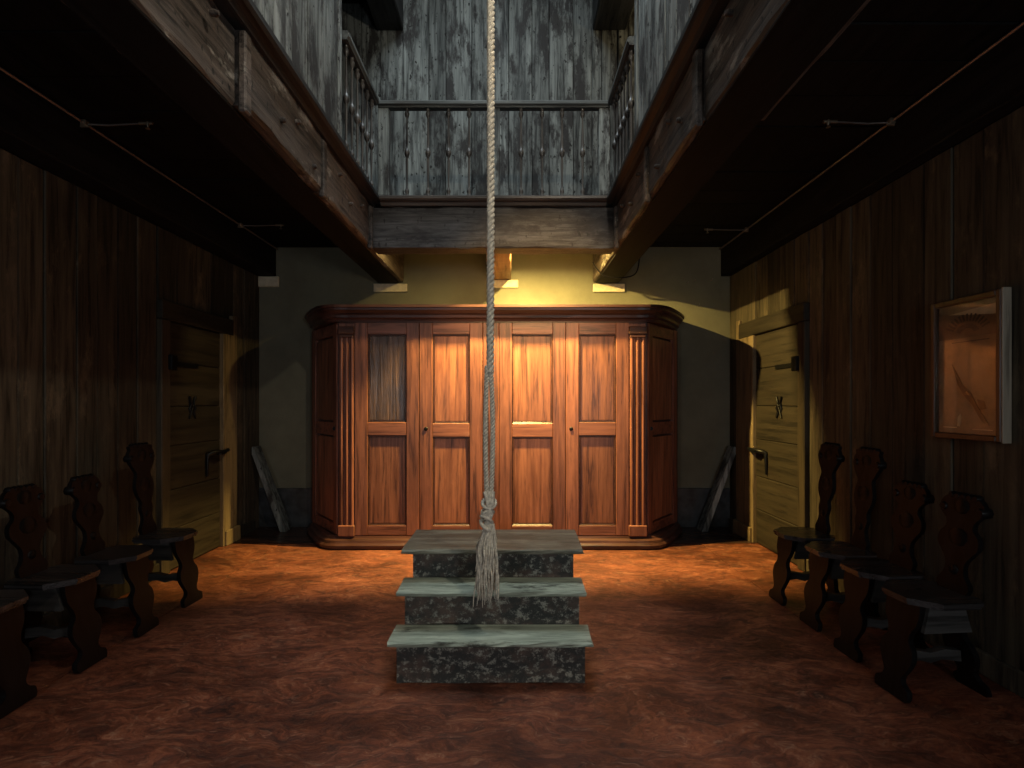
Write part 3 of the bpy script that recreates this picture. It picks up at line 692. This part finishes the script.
dup(tall0, (1.97,3.385,.005), PI+.03, 'dark tall-backed stool chair second from the right door')
dup(tall0, (-2.39,3.77,.005), -.04, 'dark tall-backed stool chair beside the left door, nearest it')
short0 = make_chair(False, 'dark low-backed stool chair third from the right door', loc=(1.96,3.00,.005), rz=PI+.05)
dup(short0, (1.93,2.61,.005), PI+.08, 'nearest stool chair on the right, in front below the picture')
dup(short0, (-2.39,3.29,.005), 0.03, 'dark low-backed stool chair second from the left door')
dup(short0, (-2.40,2.875,.005), -.02, 'dark low-backed stool chair third from the left door')
dup(short0, (-2.43,2.465,.005), .04, 'nearest stool chair on the left, cut by the picture edge')
for o in list(C.objects):
    if o.name.startswith('stool_chair'):
        lc = o.location
        o.location.x = lc.x + (.15 if lc.x > 0 else -.12)

# ------------------------------------------------------------------ picture
t = thing('framed_picture', 'wood-framed glazed brown print hanging on the right wall', 'picture', (XR-.006, 2.85, 1.25))
def fb(y0,y1,z0,z1,x0=-.05,x1=0): return MB().box(x0,x1,y0,y1,z0,z1,.004)
hw = .22
obj('frame_side', fb(-hw,-hw+.028,0,.78), M['gilt'], t)
obj('lit_frame_edge', MB().box(-.047,-.001,-hw-.012,-hw-.0005,-.005,.785,.003), M['giltside'], t)  # light on the near outer side of the frame, painted as a paler strip
obj('frame_side', fb(hw-.028,hw,0,.78), M['gilt'], t)
obj('frame_rail', fb(-hw+.029,hw-.029,0,.03), M['gilt'], t)
obj('frame_rail', fb(-hw+.029,hw-.029,.75,.78), M['gilt'], t)
pr = obj('print', MB().box(-.02,-.012,-hw+.029,hw-.029,.031,.749), M['print'], t)
F = lambda u,v,q:(q,u,v)
obj('picture_band', MB().prism([(-hw+.03,.72),(-hw+.03,.66),(.12,.70)], -.024,-.0205,F), M['printpale'], pr)  # pale wedge: reflection of the lit wall, painted onto the print
obj('picture_band', MB().prism([(-hw+.03,.655),(-hw+.03,.56),(hw-.03,.56),(hw-.03,.72),(.125,.70)], -.023,-.0205,F), M['printhaze'], pr)
fan = MB()
for k in range(13):
    a = math.radians(25+k*130/12)
    for r0, r1 in ((.035,.06),(.075,.115)):
        ca, sa = math.cos(a), math.sin(a); n_ = (-sa*.005, ca*.005)
        P4 = [(.0+ca*r0*1.3+n_[0], .575+sa*r0+n_[1]),(.0+ca*r1*1.3+n_[0], .575+sa*r1+n_[1]),(.0+ca*r1*1.3-n_[0], .575+sa*r1-n_[1]),(.0+ca*r0*1.3-n_[0], .575+sa*r0-n_[1])]
        fan.prism(P4, -.0255,-.0235,F)
fan.box(-.024,-.0205,-.13,.10,.535,.541)
fan.prism([(.10,.42),(.03,.30),(-.02,.26),(-.05,.20),(-.10,.13),(-.13,.08),(-.09,.10),(-.03,.19),(.02,.24),(.06,.30)], -.024,-.0205,F)
fan.prism([(-.06,.22),(-.10,.21),(-.11,.17),(-.08,.16)], -.024,-.0205,F)
obj('print_drawing', fan, M['printdark'], pr)
obj('print_figure', MB().prism([(.05,.07),(.035,.12),(.045,.14),(.06,.12),(.065,.07)], -.024,-.0205,F).prism([(.02,.25),(-.02,.24),(0,.27)], -.024,-.0205,F).box(-.023,-.0205,-.15,-.03,.055,.06).box(-.023,-.0205,.07,.16,.06,.065), M['printpale'], pr)
obj('glass', MB().box(-.036,-.033,-hw+.029,hw-.029,.031,.749), M['glass'], t)

# ------------------------------------------------------------------ leaning boards
def lean(xb, xt, zt, y, label):
    m = MB(); s = 1 if xt > xb else -1
    m.prism([(xb-.035*s,.0135),(xb+.03*s,.013),(xt,zt-.08),(xt,zt),(xt-.02*s,zt)], y, y+.16, lambda u,v,q:(u,q,v))
    tag(obj('leaning_board', m, M['grey']), label, 'board')
lean(-2.57, XL+.036, .96, 5.80, 'grey board leaning against the left wall beside the cabinet')
lean(2.14, XR-.036, .96, 5.80, 'grey board leaning against the right wall beside the cabinet')
